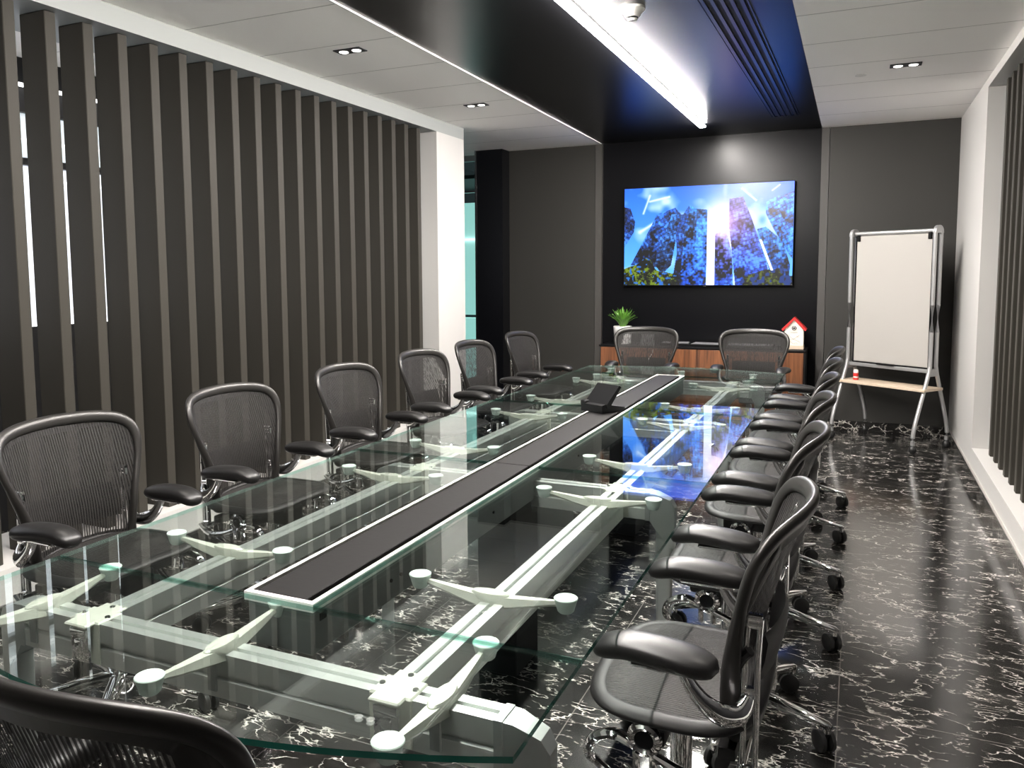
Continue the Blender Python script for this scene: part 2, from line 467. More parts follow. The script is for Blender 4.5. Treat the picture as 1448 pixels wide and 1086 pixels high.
# ------------------------------------------------------------------ louvres
ordn = ['first','second','third','fourth','fifth','sixth','seventh','eighth','ninth','tenth','eleventh','twelfth','thirteenth','fourteenth','fifteenth','sixteenth','seventeenth','eighteenth','nineteenth','twentieth','twenty-first','twenty-second','twenty-third','twenty-fourth','twenty-fifth']
LP = .1935
ys = [2.52+LP*k for k in range(17, -5, -1)]
b = B(); bx(b, -.16, 0, 0, .055, 0, 2.606-SILL_L, .003, 1)
lou = obj('louvre_blade', b, M['louvre'], None, True, 30)
lou.location = (XL-.06, ys[0], SILL_L)
for i, y in enumerate(ys):
    o = lou if i == 0 else lou.copy()
    if i: COL.objects.link(o)
    o.location = (XL-.06, y, SILL_L)
    w = 'next to the white end column' if i == 0 else f'{ordn[i]} from the white end column'
    tag(o, f'dark grey louvre blade of the left wall screen, {w}', 'louvre', 'louvre blades of the left wall screen')
ysr = [6.20-.1935*k for k in range(0, 16)]
b = B(); bx(b, 0, .2, -.055, 0, 0, 2.645-SILL_R, .003, 1)
lor = obj('louvre_blade', b, M['louvre'], None, True, 30)
for i, y in enumerate(ysr):
    o = lor if i == 0 else lor.copy()
    if i: COL.objects.link(o)
    o.location = (XR+.075, y, SILL_R)
    w = 'nearest the whiteboard' if i == 0 else f'{ordn[i]} from the whiteboard end'
    tag(o, f'dark louvre blade of the right wall screen, {w}', 'louvre', 'louvre blades of the right wall screen')

# ------------------------------------------------------------------ ceiling fittings
def downlight(x, y, label):
    t = thing('ceiling_downlight', label, 'ceiling light', (x, y, HC), 0, 'recessed twin downlights')
    q = B(); bx(q, -.088, .088, -.044, .044, -.006, .0, .002, 1)
    obj('housing', q, M['black_matte'], t)
    for s in (-1, 1):
        q = B(); lathe(q, [(0, -.010), (.024, -.009), (.027, -.006)], (s*.042, 0, 0), 16); obj('lamp_disc', q, M['lamp'], t)
    L = bpy.data.lights.new('downlight_lamp', 'SPOT'); L.energy = SPOT; L.color = (1, .93, .84)
    L.spot_size = math.radians(98); L.spot_blend = .9; L.shadow_soft_size = .07
    l = bpy.data.objects.new('downlight_lamp', L); COL.objects.link(l); l.parent = t; l.location = (0, 0, -.03)
    return t
SPOT = 34.
for x, y, lb in ((-2.633, 3.98, 'twin downlight in the left white ceiling, the one nearer the camera'),
                 (-2.642, 5.67, 'twin downlight in the left white ceiling, the one nearer the back wall'),
                 (.221, 5.77, 'twin downlight in the right white ceiling above the aisle'),
                 (-2.63, 2.29, 'twin downlight in the left ceiling above the second chair'),
                 (.22, 4.08, 'twin downlight in the right ceiling above the chair row'),
                 (.22, 2.39, 'twin downlight in the right ceiling above the nearest chair')):
    downlight(x, y, lb)
# linear lamp
SZ = HC-.028; SK = (SZ-1.4654)/(HC-1.4654)
t = thing('linear_ceiling_lamp', 'long glowing white strip lamp along the black ceiling', 'ceiling light', (-1.29*SK, 0, SZ))
b = B(); bx(b, -.027, .027, .3, 7.48*SK, .0, .016, .004, 1); obj('diffuser', b, M['strip'], t, False)
b = B(); bx(b, -.020, .020, .31, 7.48*SK-.01, .016, .0335); obj('base', b, M['black_matte'], t, False)
# slot diffuser
t = thing('slot_air_diffuser', 'long black slotted air diffuser in the black ceiling', 'air vent', (-.645, 0, HC), math.radians(-.5))
b = B(); bx(b, -.105, .095, 1.8, 7.20, .000, .008); obj('backing', b, M['black_matte'], t, False)
for k in range(5):
    x = -.088+.042*k
    b = B(); bx(b, x-.0085, x+.0085, 1.8, 7.2, -.010, .006); obj('slat', b, M['black_gloss'], t, False)
b = B(); bx(b, -.115, -.105, 1.8, 7.21, -.004, .006); bx(b, .098, .106, 1.8, 7.21, -.004, .006); bx(b, -.115, .106, 7.2, 7.215, -.004, .006)
obj('frame', b, M['black_gloss'], t, False)
# smoke detector
t = thing('smoke_detector', 'round white smoke detector on the black ceiling', 'smoke detector', (-1.02, 3.965, HC+.006))
b = B(); lathe(b, [(0, 0), (.060, 0), (.060, -.012), (.052, -.020), (.040, -.030), (.034, -.045), (0, -.046)], n=32); obj('body', b, M['plastic_w'], t)
b = B(); lathe(b, [(.026, -.044), (.026, -.050), (.020, -.062), (0, -.064)], n=24); obj('sensor_cap', b, M['plastic_w'], t)
b = B(); lathe(b, [(.027, -.046), (.0275, -.052), (.024, -.053)], n=24); obj('sensor_slot', b, M['plastic'], t)
b = B(); lathe(b, [(0, -.004), (.034, -.004), (.036, 0)], n=28)
o = obj('sprinkler_cover', b, M['plastic_w']); o.location = (-.03, 5.95, HC); tag(o, 'small flat white sprinkler cover disc in the right ceiling', 'sprinkler')

# ------------------------------------------------------------------ television
def city(W, H):
    yy, xx = np.mgrid[0:H, 0:W]; u = xx/(W-1); v = 1-yy/(H-1)      # v = 0 at the top
    img = np.zeros((H, W, 3))
    rs = np.random.RandomState(3)
    def nz(scale, seed):
        r = np.random.RandomState(seed); n = int(scale)+2
        g = r.rand(n, n); gx = u*scale; gy = v*scale*.6
        i, j = gx.astype(int), gy.astype(int); fx, fy = gx-i, gy-j
        fx = fx*fx*(3-2*fx); fy = fy*fy*(3-2*fy)
        return (g[j, i]*(1-fx)+g[j, i+1]*fx)*(1-fy)+(g[j+1, i]*(1-fx)+g[j+1, i+1]*fx)*fy
    cl = .5*nz(5, 1)+.3*nz(11, 2)+.2*nz(23, 5)
    sky = np.stack([.10+.25*v, .36+.30*v, .93+.05*v], -1)
    c = np.clip((cl-.45)*4.5, 0, 1)[..., None]*.8
    img[:] = sky*(1-c)+np.array([.80, .88, 1.])*c
    # streaks
    for x0, y0, x1, y1, w in ((.71, .05, .79, .17, .010), (.16, .14, .28, .10, .012), (.12, .26, .16, .08, .012), (.88, .08, .92, .03, .008), (.10, .45, .20, .35, .02)):
        dx, dy = x1-x0, y1-y0; tt = np.clip(((u-x0)*dx+(v-y0)*dy)/(dx*dx+dy*dy), 0, 1)
        d = np.hypot(u-x0-tt*dx, (v-y0-tt*dy)*.6); k = (np.clip(1-d/w, 0, 1)**1.5)[..., None]*.8
        img[:] = img*(1-k)+np.array([.92, .95, 1.])*k
    gl = np.exp(-(((u-.585)/.12)**2+((v-.40)/.26)**2))[..., None]
    img[:] = img*(1-gl)+np.array([1.0, .97, 1.0])*gl
    def inside(poly):
        m = np.zeros((H, W), bool); n = len(poly)
        for i in range(n):
            x0, y0 = poly[i]; x1, y1 = poly[(i+1) % n]
            if y0 == y1: continue
            cond = ((y0 > v) != (y1 > v)) & (u < (x1-x0)*(v-y0)/(y1-y0)+x0); m ^= cond
        return m
    def N(p): return [((x-222)/1143, 1.02 if y >= 774 else (y-130+45*(x-222)/1143)/(645+45*(x-222)/1143)) for x, y in p]
    def bld(p, c0, c1, ang, fx, fy, dark=.5, seed=0):
        m = inside(N(p))
        s = u*math.cos(ang)+v*math.sin(ang)*.6; t = -u*math.sin(ang)+v*.6*math.cos(ang)
        base = np.array(c0)*(1-v[..., None])+np.array(c1)*v[..., None]
        win = ((s*fx) % 1 < .22) | ((t*fy) % 1 < .25)
        pn = .55*nz(17, seed)+.35*nz(40, seed+9)+.45*nz(95, seed+5)-.675
        col = base*(1+1.5*pn[..., None])
        col = np.where(win[..., None], col*(1-dark), col)
        bl = np.clip((pn-.10)*7, 0, 1)[..., None]
        col = col*(1-bl*.5)+np.array([.35, .65, 1.])*bl*.5
        dk = np.clip((-pn-.02)*7*v, 0, 1)[..., None]; col = col*(1-.85*dk)
        img[m] = np.clip(col, 0, 1)[m]
    bld([(222,250),(265,260),(300,350),(290,420),(222,520)], (.05,.12,.35), (.10,.35,.75), .5, 40, 40, .4, 31)
    bld([(455,300),(585,255),(635,310),(600,400),(530,660),(270,640),(420,370)], (.10,.36,.80), (.03,.14,.38), 1.05, 46, 52, .40, 12)
    bld([(560,300),(640,300),(600,420),(560,640),(500,700),(440,640)], (.12,.45,.9), (.02,.06,.16), 1.2, 40, 50, .5, 13)
    bld([(680,240),(730,262),(805,270),(803,775),(560,775),(600,560),(588,400),(640,300)], (.20,.55,.95), (.05,.25,.70), .06, 55, 44, .30, 14)
    bld([(640,300),(680,240),(690,262),(650,420),(620,775),(560,775),(600,560),(588,400)], (.10,.38,.8), (.02,.10,.35), .3, 50, 44, .45, 15)
    bld([(860,430),(935,410),(975,560),(985,775),(860,775)], (.72,.50,.85), (.06,.22,.65), 0, 60, 46, .35, 16)
    bld([(1135,400),(1190,385),(1300,480),(1350,640),(1340,775),(1250,775),(1160,470)], (.15,.5,.9), (.02,.16,.45), -.2, 40, 40, .35, 17)
    bld([(950,200),(1040,185),(1100,330),(1200,620),(1235,775),(1000,775),(975,560),(950,380)], (.36,.34,.78), (.03,.20,.62), -.28, 52, 40, .35, 18)
    bld([(1190,210),(1365,150),(1365,600),(1345,575),(1240,400),(1190,300)], (.10,.38,.85), (.10,.42,.90), -.5, 44, 40, .40, 19)
    m = inside(N([(805,420),(860,430),(860,775),(805,775)])); img[m] = img[m]*.35+np.array([.93,.93,1.])*.65
    m = inside(N([(1150,470),(1165,470),(1245,680),(1235,690)])); img[m] = (.95, .97, 1)
    g2 = (.85*np.exp(-(((u-.59)/.055)**2+((v-.40)/.12)**2)))[..., None]
    img[:] = img*(1-g2)+np.array([1.0, .92, 1.0])*g2
    g3 = (.35*np.exp(-(((u-.66)/.10)**2+((v-.36)/.25)**2)))[..., None]
    img[:] = img*(1-g3)+np.array([1.0, .62, .95])*g3
    # trees along the bottom
    tn = nz(34, 51)*.35+nz(80, 52)*.35+nz(150, 53)*.3
    top = .74+.10*np.abs(u-.13)/.13+.10*(nz(14, 55)-.5)
    ml = (u < .33) & (v > top)
    top2 = .82+.10*np.abs(u-.87)/.12+.12*(nz(16, 57)-.5)
    mr = (u > .72) & (v > top2)
    for m, a in ((ml, 1.), (mr, .7)):
        k = np.clip((tn-.48)*6, 0, 1)[..., None]
        gr = (np.array([.015, .03, .012])*(1-k)+np.array([.36, .44, .06])*a*k)
        img[m] = gr[m]
    m = mr & (nz(50, 60) > .62); img[m] = (.04, .16, .40)
    m = ml & (nz(70, 61) > .78); img[m] = (.10, .34, .65)
    img = np.clip(img, 0, 1)
    lin = np.where(img <= .04045, img/12.92, ((img+.055)/1.055)**2.4)
    return lin

TX0, TX1, TZ0, TZ1, TY = -2.108, -.552, 1.316, 2.252, 7.955
t = thing('television', 'large wall television showing blue glass skyscrapers under a bright sun', 'television', (-1.33, TY, TZ0))
b = B(); bx(b, TX0+1.33-.006, TX1+1.33+.006, .0, .045, -.008, TZ1-TZ0+.006, .004, 2); obj('casing', b, M['plastic'], t)
b = B(); bx(b, -.35, .35, .044, .0645, .25, .65); obj('wall_bracket', b, M['black_matte'], t, False)
b = B(); bx(b, -.012, .012, -.004, .006, -.017, -.006, .002, 1); obj('sensor_bump', b, M['chrome_dark'], t)
W, H = 400, 240
lin = city(W, H)
xs = np.linspace(TX0+1.33, TX1+1.33, W); zs = np.linspace(0, TZ1-TZ0, H)
gx, gz = np.meshgrid(xs, zs)
vv = np.stack([gx, np.full_like(gx, -.002), gz], -1).reshape(-1, 3)
idx = np.arange(W*H).reshape(H, W)
ff = np.stack([idx[:-1, :-1], idx[:-1, 1:], idx[1:, 1:], idx[1:, :-1]], -1).reshape(-1, 4)
me = bpy.data.meshes.new('screen'); me.from_pydata(vv.tolist(), [], ff.tolist())
at = me.color_attributes.new('picture', 'FLOAT_COLOR', 'POINT')
at.data.foreach_set('color', np.concatenate([lin.reshape(-1, 3), np.ones((W*H, 1))], 1).astype(np.float32).ravel())
m, nt, bs, om = newmat('screen picture')
ca = nt.nodes.new('ShaderNodeVertexColor'); ca.layer_name = 'picture'
bs.inputs['Base Color'].default_value = (.01, .01, .01, 1); bs.inputs['Roughness'].default_value = .25
nt.links.new(ca.outputs['Color'], bs.inputs['Emission Color']); bs.inputs['Emission Strength'].default_value = 1.5
me.materials.append(m)
o = bpy.data.objects.new('screen', me); COL.objects.link(o); o.parent = t

# ------------------------------------------------------------------ sideboard and things on it
CX, CW, CY0, CY1 = -1.328, .922, 7.60, 8.0
t = thing('sideboard', 'low walnut sideboard with black top below the television', 'cabinet', (CX, 7.8, 0))
b = B(); bx(b, -CW, CW, -.185, .2, .10, .735); obj('body', b, M['black_matte'], t, False)
b = B(); bx(b, -CW-.006, CW+.006, -.205, .2, .735, .752, .002, 1); obj('top', b, M['plastic'], t)
b = B(); bx(b, -CW+.03, CW-.03, -.16, .18, 0, .10); obj('plinth', b, M['black_matte'], t, False)
dw = (2*CW-.02)/4
for k in range(4):
    x0 = -CW+.01+k*dw
    b = B(); bx(b, x0+.0025, x0+dw-.0025, -.204, -.186, .105, .730, .001, 1); d = obj('door', b, M['wood'], t)
    d['label'] = 'walnut door'
TOP = .752
# plant
t = thing('potted_fern', 'small green fern in a white pot on the sideboard', 'plant', (-2.075, 7.79, TOP))
b = B(); lathe(b, [(0, 0), (.078, 0), (.080, .01), (.090, .165), (.085, .170), (.080, .160), (0, .150)], n=36); obj('pot', b, M['pot'], t)
b = B(); lathe(b, [(0, .153), (.079, .151)], n=24); obj('soil', b, M['soil'], t)
b = B(); rr = random.Random(4)
for k in range(46):
    a = k*2.399; tilt = .12+.95*(k/46)**.9; ln = .20-.04*(k/46)+rr.uniform(-.02, .02)
    d = Vector((math.cos(a), math.sin(a), 0)); p = Vector((0, 0, .15))+d*.02; pts = []; el = PI/2-tilt*.45
    for j in range(8):
        pts.append(p.copy()); p = p+(d*math.cos(el)+Vector((0, 0, 1))*math.sin(el))*ln/7; el -= tilt*.14
    side = d.cross(Vector((0, 0, 1)))
    wv = [.004, .009, .012, .012, .011, .009, .006, .001]
    for s in (-1, 1):
        prev = None
        for q, w in zip(pts, wv):
            e = (b.verts.new(q), b.verts.new(q+side*s*w+Vector((0, 0, .004))))
            if prev: b.faces.new((prev[0], e[0], e[1], prev[1]))
            prev = e
obj('fronds', b, M['leaf'], t)
# bird house clock
t = thing('bird_house_box', 'cream wooden bird house box with red gable roof on the sideboard', 'bird house', (-.508, 7.77, TOP))
b = B(); prism(b, [(-.078, .0), (.078, 0), (.078, .18), (0, .262), (-.078, .18)], -.055, .055, axis='y'); obj('body', b, M['cream'], t, False)
b = B(); bx(b, -.082, .082, -.060, .060, 0, .035, .002, 1); obj('base_band', b, M['beech'], t)
b = B()
for s in (-1, 1):
    prism(b, [(0, .262), (0, .286), (s*.104, .178), (s*.092, .162)], -.070, .070, axis='y')
obj('roof', b, M['red'], t, False)
mr = Matrix.Rotation(PI/2, 4, 'X')
b = B(); lathe(b, [(0, 0), (.020, 0), (.020, .004), (0, .004)], n=24, mat=Matrix.Translation((0, -.055, .188)) @ mr); obj('hole_ring', b, M['plastic'], t)
b = B(); sweep(b, [(.010*math.cos(a), -.0605, .188+.013*math.sin(a)) for a in [2*PI*k/16 for k in range(16)]], .002, closed=True, up=(0, 1, 0), n=6); obj('hole_mark', b, M['plastic_w'], t)
b = B()
for p in ([(-.05, .135), (-.02, .10), (.03, .075), (.052, .062)], [(.045, .128), (.02, .105), (-.02, .085), (-.05, .075)], [(-.03, .15), (0, .146), (.03, .15)], [(-.045, .06), (-.03, .068), (-.015, .06)], [(.02, .118), (.04, .108)], [(-.052, .10), (-.04, .092)], [(-.02, .058), (0, .05), (.02, .058), (.03, .05)]):
    sweep(b, catmull([(x, -.0555, z) for x, z in p], 4), .0014, up=(0, 1, 0), n=5)
obj('engraving', b, M['cream_dark'], t)
# papers
def doc(name, x, y, rz, w, d, lab, cat, mtop):
    t = thing(name, lab, cat, (x, y, TOP), rz)
    q = B(); bx(q, -w/2, w/2, -d/2, d/2, 0, .022, .003, 1); obj('cover', q, M['plastic'], t)
    q = B(); bx(q, -w/2+.012, w/2-.012, -d/2+.012, d/2-.012, .022, .025); obj('page', q, mtop, t, False)
doc('binder', -1.565, 7.80, .12, .27, .20, 'black binder with grey page on the sideboard, behind the left end chair', 'binder', M['paper'])
doc('magazine', -1.265, 7.79, -.06, .29, .21, 'flat black magazine with grey cover in the middle of the sideboard', 'magazine', M['paper'])
doc('laptop_tray', -.89, 7.80, .0, .42, .21, 'wide flat grey tray on the sideboard behind the right end chair', 'tray', M['paper'])

# ------------------------------------------------------------------ mobile whiteboard
Lm, Rm = Vector((-.045, 7.80, 0)), Vector((.555, 7.37, 0))
mid = (Lm+Rm)/2; wang = math.atan2(Rm.y-Lm.y, Rm.x-Lm.x); HW = (Rm-Lm).length/2
wb = thing('mobile_whiteboard', 'white marker board on a silver wheeled frame in the right corner', 'whiteboard', mid, wang)
for s in (-1, 1):
    x = s*HW
    b = B()
    for q in (-1, 1):
        foot = (x+s*.0, q*.225, .065)
        path = [foot, (x, q*.215, .20), (x, q*.085, .54), (x, q*.045, .66), (x, q*.038, .8), (x, q*.038, 1.755)]
        sweep(b, catmull(path, 5), .0155, n=12)
    cap = [(.052*math.cos(a), .052*math.sin(a)) for a in [PI*k/12 for k in range(13)]]
    prism(b, [(p, z+1.745) for p, z in cap]+[(-.052, 1.735), (.052, 1.735)], x-.013, x+.013, axis='x')
    bx(b, x-.012, x+.012, -.06, .06, .60, .66, .004, 1)
    obj('side_frame', b, M['silver'], wb)
    for q in (-1, 1):
        b = B(); lathe(b, [(0, -.032), (.018, -.029), (.030, -.012), (.032, 0), (.030, .012), (.018, .029), (0, .032)], (x, q*.225, .032), 18)
        lathe(b, [(.010, 0), (.010, .05), (0, .05)], (x, q*.225, .03), 10)
        obj('caster', b, M['rubber'], wb)
b = B(); sweep(b, [(-HW, -.0, 1.755), (HW, 0, 1.755)], .018, n=14); obj('top_bar', b, M['silver'], wb)
b = B(); bx(b, -HW, HW, -.03, .02, .625, .655, .006, 2); obj('lower_bar', b, M['silver'], wb)
b = B(); bx(b, -HW+.035, HW-.035, -.012, .012, .665, 1.735, .003, 1); obj('writing_panel', b, M['board'], wb)
b = B(); bx(b, -HW+.028, -HW+.035, -.018, .016, .66, 1.735); bx(b, HW-.035, HW-.028, -.018, .016, .66, 1.735); bx(b, -HW+.03, HW-.03, -.018, .016, .655, .666); obj('panel_edge', b, M['plastic'], wb, False)
for s in (-1, 1):
    b = B(); bx(b, s*(HW-.055)-.014, s*(HW-.055)+.014, -.026, .02, 1.69, 1.745, .004, 1); obj('clip', b, M['plastic'], wb)
b = B(); bx(b, -.10, .06, -.045, -.018, .655, .668, .003, 1); obj('pen_ledge', b, M['plastic'], wb)
b = B(); bx(b, -HW-.03, HW+.03, -.15, .10, .485, .507, .004, 2); obj('shelf', b, M['beech'], wb)
b = B(); bx(b, -.12, .12, -.03, .06, .460, .4849, .003, 1); obj('shelf_bracket', b, M['plastic'], wb)
pw = Matrix.Translation(mid) @ Matrix.Rotation(wang, 4, 'Z') @ Vector((-HW+.10, -.06, .5085))
t = thing('cleaner_bottle', 'small red and white bottle standing on the whiteboard shelf', 'bottle', pw)
b = B(); lathe(b, [(0, 0), (.021, 0), (.022, .004), (.022, .018), (0, .018)], n=20); obj('cap', b, M['red'], t)
b = B(); lathe(b, [(.020, .018), (.020, .080), (.017, .086), (0, .087)], n=20); obj('body', b, M['plastic_w'], t)
b = B(); lathe(b, [(.0206, .030), (.0206, .060)], n=20); obj('red_band', b, M['red'], t)

# ------------------------------------------------------------------ conference table
TXL, TXR, ZT = -1.86, -.449, .74
TC = (TXL+TXR)/2
tbl = thing('conference_table', 'long glass conference table on aluminium rails with a black central channel', 'table', (TC, 3.5, 0))
def T(x, y, z): return (x-TC, y-3.5, z)
GZ0, GZ1 = .729, ZT
seams = [1.410, 2.80, 4.20, 5.625]
G = .0032
def panel(pts, inner=()):
    q = B(); prism(q, [(x-TC, y-3.5) for x, y in pts], GZ0, GZ1, mside=1, mcap=0)
    q.faces.ensure_lookup_table()
    for k in inner: q.faces[2+k].material_index = 2
    o = obj('glass_panel', q, [M['glass'], M['glass_edge'], M['glass_seam']], tbl, False); return o
def bow(y0, sag, n=24, rev=False):
    pts = []
    for k in range(n+1):
        x = TXL+(TXR-TXL)*k/n; u = (x-TC)/(TXR-TC)
        pts.append((x, y0+sag*(1-u*u)))
    return pts[::-1] if rev else pts
panel(bow(1.075, -.155)+[(TXR, seams[0]-G), (TXL, seams[0]-G)], (25,))
TRL, TRR = -1.2535, -1.063
for a, c in zip(seams, seams[1:]):
    panel([(TXL, a+G), (TRL-.001, a+G), (TRL-.001, c-G), (TXL, c-G)], (0, 1, 2))
    panel([(TRR+.001, a+G), (TXR, a+G), (TXR, c-G), (TRR+.001, c-G)], (0, 2, 3))
panel([(TXL, seams[3]+G), (TXR, seams[3]+G)]+bow(5.985, .14, rev=True), (0,))
# channel
b = B()
fy0, fy1 = seams[0]+.003, seams[3]-.003
bx(b, *[v for v in (TRL-TC, TRL-TC+.012)], fy0-3.5, fy1-3.5, .722, .7425); bx(b, TRR-TC-.012, TRR-TC, fy0-3.5, fy1-3.5, .722, .7425)
bx(b, TRL-TC+.012, TRR-TC-.012, fy0-3.5, fy0-3.5+.014, .722, .7425); bx(b, TRL-TC+.012, TRR-TC-.012, fy1-3.5-.014, fy1-3.5, .722, .7425)
tf = obj('channel_frame', b, M['frame_white'], tbl, False); tf['label'] = 'bright metal rim of the channel'
b = B(); bx(b, TRL-TC+.006, TRR-TC-.006, fy0-3.5+.004, fy1-3.5-.004, .62, .722, .004, 1)
tb_ = obj('channel_box', b, M['trough'], tbl)
b = B()
for yy in (1.75, 1.80, 2.4, 3.3, 4.6):
    lathe(b, [(0, 0), (.005, 0), (.005, .004), (0, .005)], n=10, mat=Matrix.Translation((TRR-TC-.006, yy-3.5, .675)) @ Matrix.Rotation(PI/2, 4, 'Y'))
bx(b, TRR-TC-.007, TRR-TC-.004, 1.445-3.5, 1.470-3.5, .690, .708, .001, 1)
obj('socket_mark', b, M['plastic'], tb_)
lids = [(fy0+.018, 2.79), (2.795, 4.185), (4.19, fy1-.018)]
for a, c in lids:
    b = B(); bx(b, TRL-TC+.020, TRR-TC-.034, a-3.5, c-3.5, .728, .7405, .002, 1); obj('channel_lid', b, M['lid'], tbl)
b = B(); bx(b, TRL-TC+.012, TRR-TC-.012, fy0-3.5+.014, fy1-3.5-.014, .722, .727); obj('channel_well', b, M['black_matte'], tbl, False)
# rails with a grooved top
RH0, RH1, RW = .595, .690, .029
def rail_prof():
    return [(-RW, RH0), (RW, RH0), (RW, RH0+.038), (RW-.008, RH0+.041), (RW-.008, RH0+.050), (RW, RH0+.053), (RW, RH1), (.006, RH1), (.006, RH1-.008), (-.006, RH1-.008), (-.006, RH1), (-RW, RH1), (-RW, RH0+.053), (-RW+.008, RH0+.050), (-RW+.008, RH0+.041), (-RW, RH0+.038)]
RXL, RXR = -1.553, -.757
YC = [1.262, 2.80, 4.20, 5.76]
LX0, LX1 = -1.765, -.545
for x in (RXL, RXR):
    for a, c in zip(YC, YC[1:]):
        b = B(); prism(b, [(x-TC+p, z) for p, z in rail_prof()], a+RW+.012-3.5, c-RW-.012-3.5, axis='y'); obj('rail', b, M['alu'], tbl, False)
for y in YC:
    mid_ = y > 2
    LX0, LX1 = (-1.668, -.648) if mid_ else (-1.765, -.545)
    b = B(); prism(b, [(y-3.5+p, z) for p, z in rail_prof()], LX0-TC, LX1-TC, axis='x'); obj('cross_rail', b, M['alu'], tbl, False)
    for x in (RXL, RXR):                                         # joint plates and clamps
        b = B()
        n = 20; sg = -1 if y == YC[0] else 1
        bx(b, x-TC-.045, x-TC+.045, y-3.5-RW-.004, y-3.5+RW+.004, RH1-.004, RH1+.004, .003, 1)
        bx(b, x-TC-.033, x-TC+.033, y-3.5-RW-.03, y-3.5+RW+.03, RH1-.004, RH1+.0045, .003, 1)
        bx(b, x-TC-.045, x-TC+.045, y-3.5-RW-.005, y-3.5-RW+.001, RH0+.002, RH1+.002, .002, 1)
        bx(b, x-TC-.045, x-TC+.045, y-3.5+RW-.001, y-3.5+RW+.005, RH0+.002, RH1+.002, .002, 1)
        j = obj('rail_joint', b, M['cast'], tbl)
        b = B(); yf = y-3.5-RW-.005
        bx(b, x-TC-.030, x-TC+.026, yf-.012, yf, RH0+.006, RH1-.014, .006, 2)
        bx(b, x-TC-.028, x-TC+.024, yf-.016, yf-.004, RH1-.030, RH1-.010, .004, 2)
        bx(b, x-TC-.014, x-TC+.010, yf-.017, yf-.008, RH0+.022, RH1-.034, .005, 2)
        obj('clamp', b, M['chrome'], j)
        b = B()
        for dx, dy in ((-.036, 0), (.036, 0), (0, .045)):
            lathe(b, [(.0, .006), (.006, .006), (.0075, .003)], (x-TC+dx, y-3.5+dy, RH1), 12)
        obj('screw', b, M['chrome'], j)
    for s, x in ((-1, LX0), (1, LX1)):                           # cast corner and leg
        b = B()
        prof = [(0, RH0-.002, RH1+.002, RW+.002), (.016, RH0-.002, RH1+.002, RW+.002), (.018, RH0-.004, RH1, RW), (.035, RH0-.03, RH1-.001, RW-.001), (.085, RH0-.085, RH1-.020, RW-.006), (.100, RH0-.10, RH1-.045, RW-.010)]
        prev = None
        for dx, z0, z1, w in prof:
            xx = x-TC+s*(dx-.006)
            r = [b.verts.new((xx, y-3.5-w, z0)), b.verts.new((xx, y-3.5+w, z0)), b.verts.new((xx, y-3.5+w, z1)), b.verts.new((xx, y-3.5-w, z1))]
            if prev:
                for k in range(4): b.faces.new((prev[k], prev[(k+1) % 4], r[(k+1) % 4], r[k]))
            else: b.faces.new(r[::-1])
            prev = r
        b.faces.new(prev)
        cc = obj('corner_casting', b, M['alu_dark'], tbl, True, 18)
        b = B(); xx = x-TC+s*.058
        sweep(b, [(xx, y-3.5, .020), (xx, y-3.5, .30), (xx, y-3.5, RH0-.035)], [.024, .027, .030], [.019, .021, .023], up=(0, 1, 0), n=16, sq=.6)
        lg = obj('leg', b, M['alu_dark'], tbl)
        b = B(); lathe(b, [(0, 0), (.026, 0), (.026, .012), (.018, .021), (0, .021)], (xx, y-3.5, 0), 18); obj('foot', b, M['rubber'], lg)
# floor boxes carrying the channel
b = B(); bx(b, -.07, .07, 2.86-3.5, 3.30-3.5, .30, .62, .02, 3); obj('power_box', b, M['trough'], tbl)
for y0, y1 in ((2.62, 2.84), (4.35, 4.70)):
    b = B(); bx(b, -.075, .075, y0-3.5, y1-3.5, 0, .62, .004, 1); obj('cable_column', b, M['plastic'], tbl)
# glass supports: curved arm with a pad at each end
def arm_mesh():
    q = B(); N = 25; rings = []
    for i in range(N):
        u = -1+2*i/(N-1); a = abs(u); x = u*.166
        zt = .7125-.010*(1-a)**1.2+(.004*a*a); zb = .6975+.006*a-.026*max(0, 1-a*1.05)**.9
        w = .0075+.0165*(1-a**1.15)
        zt = max(zt, zb+.008)
        rings.append([q.verts.new(p) for p in ((x, -w*.55, zb), (x, w*.55, zb), (x, w*.9, zb+.006), (x, w*.62, zt), (x, -w*.62, zt), (x, -w*.9, zb+.006))])
    for A, Bq in zip(rings, rings[1:]):
        for k in range(6): q.faces.new((A[k], A[(k+1) % 6], Bq[(k+1) % 6], Bq[k]))
    q.faces.new(rings[0][::-1]); q.faces.new(rings[-1])
    # oval boss and tail tongues
    lathe(q, [(0, .7115), (.9, .7115), (1, .708), (1, .695)], n=28, mat=Matrix.Diagonal((.048, .019, 1, 1)))
    bx(q, -.022, .022, -.014, .014, .688, .70)
    return q
def pad_mesh(s):
    q = B(); lathe(q, [(0, .693), (.015, .693), (.019, .697), (.0265, .7225), (.0275, .7255), (.026, .7275), (0, .7278)], (s*.188, 0, 0), 26)
    return q
arm0 = obj('glass_support', arm_mesh(), M['cast'], tbl, True, 40)
pads0 = [obj('pad', pad_mesh(s), M['pad'], arm0) for s in (-1, 1)]
b = B(); bx(b, -.012, .012, RW-.002, RW+.004, .62, .698, .002, 1); bx(b, -.012, .012, -RW-.004, -RW+.002, .62, .698, .002, 1); obj('clip', b, M['alu_dark'], arm0)
spots = [(x, y, 0) for x in (RXL-.012, RXR-.012) for y in (1.706, 2.58, 3.10, 3.98, 4.50, 5.36)]
spots += [(x, y, PI/2) for x in (-.655, TC-.012, -1.70) for y in (1.243,)] + [(x, y, PI/2) for x in (-.655, TC, -1.68) for y in (5.79,)]
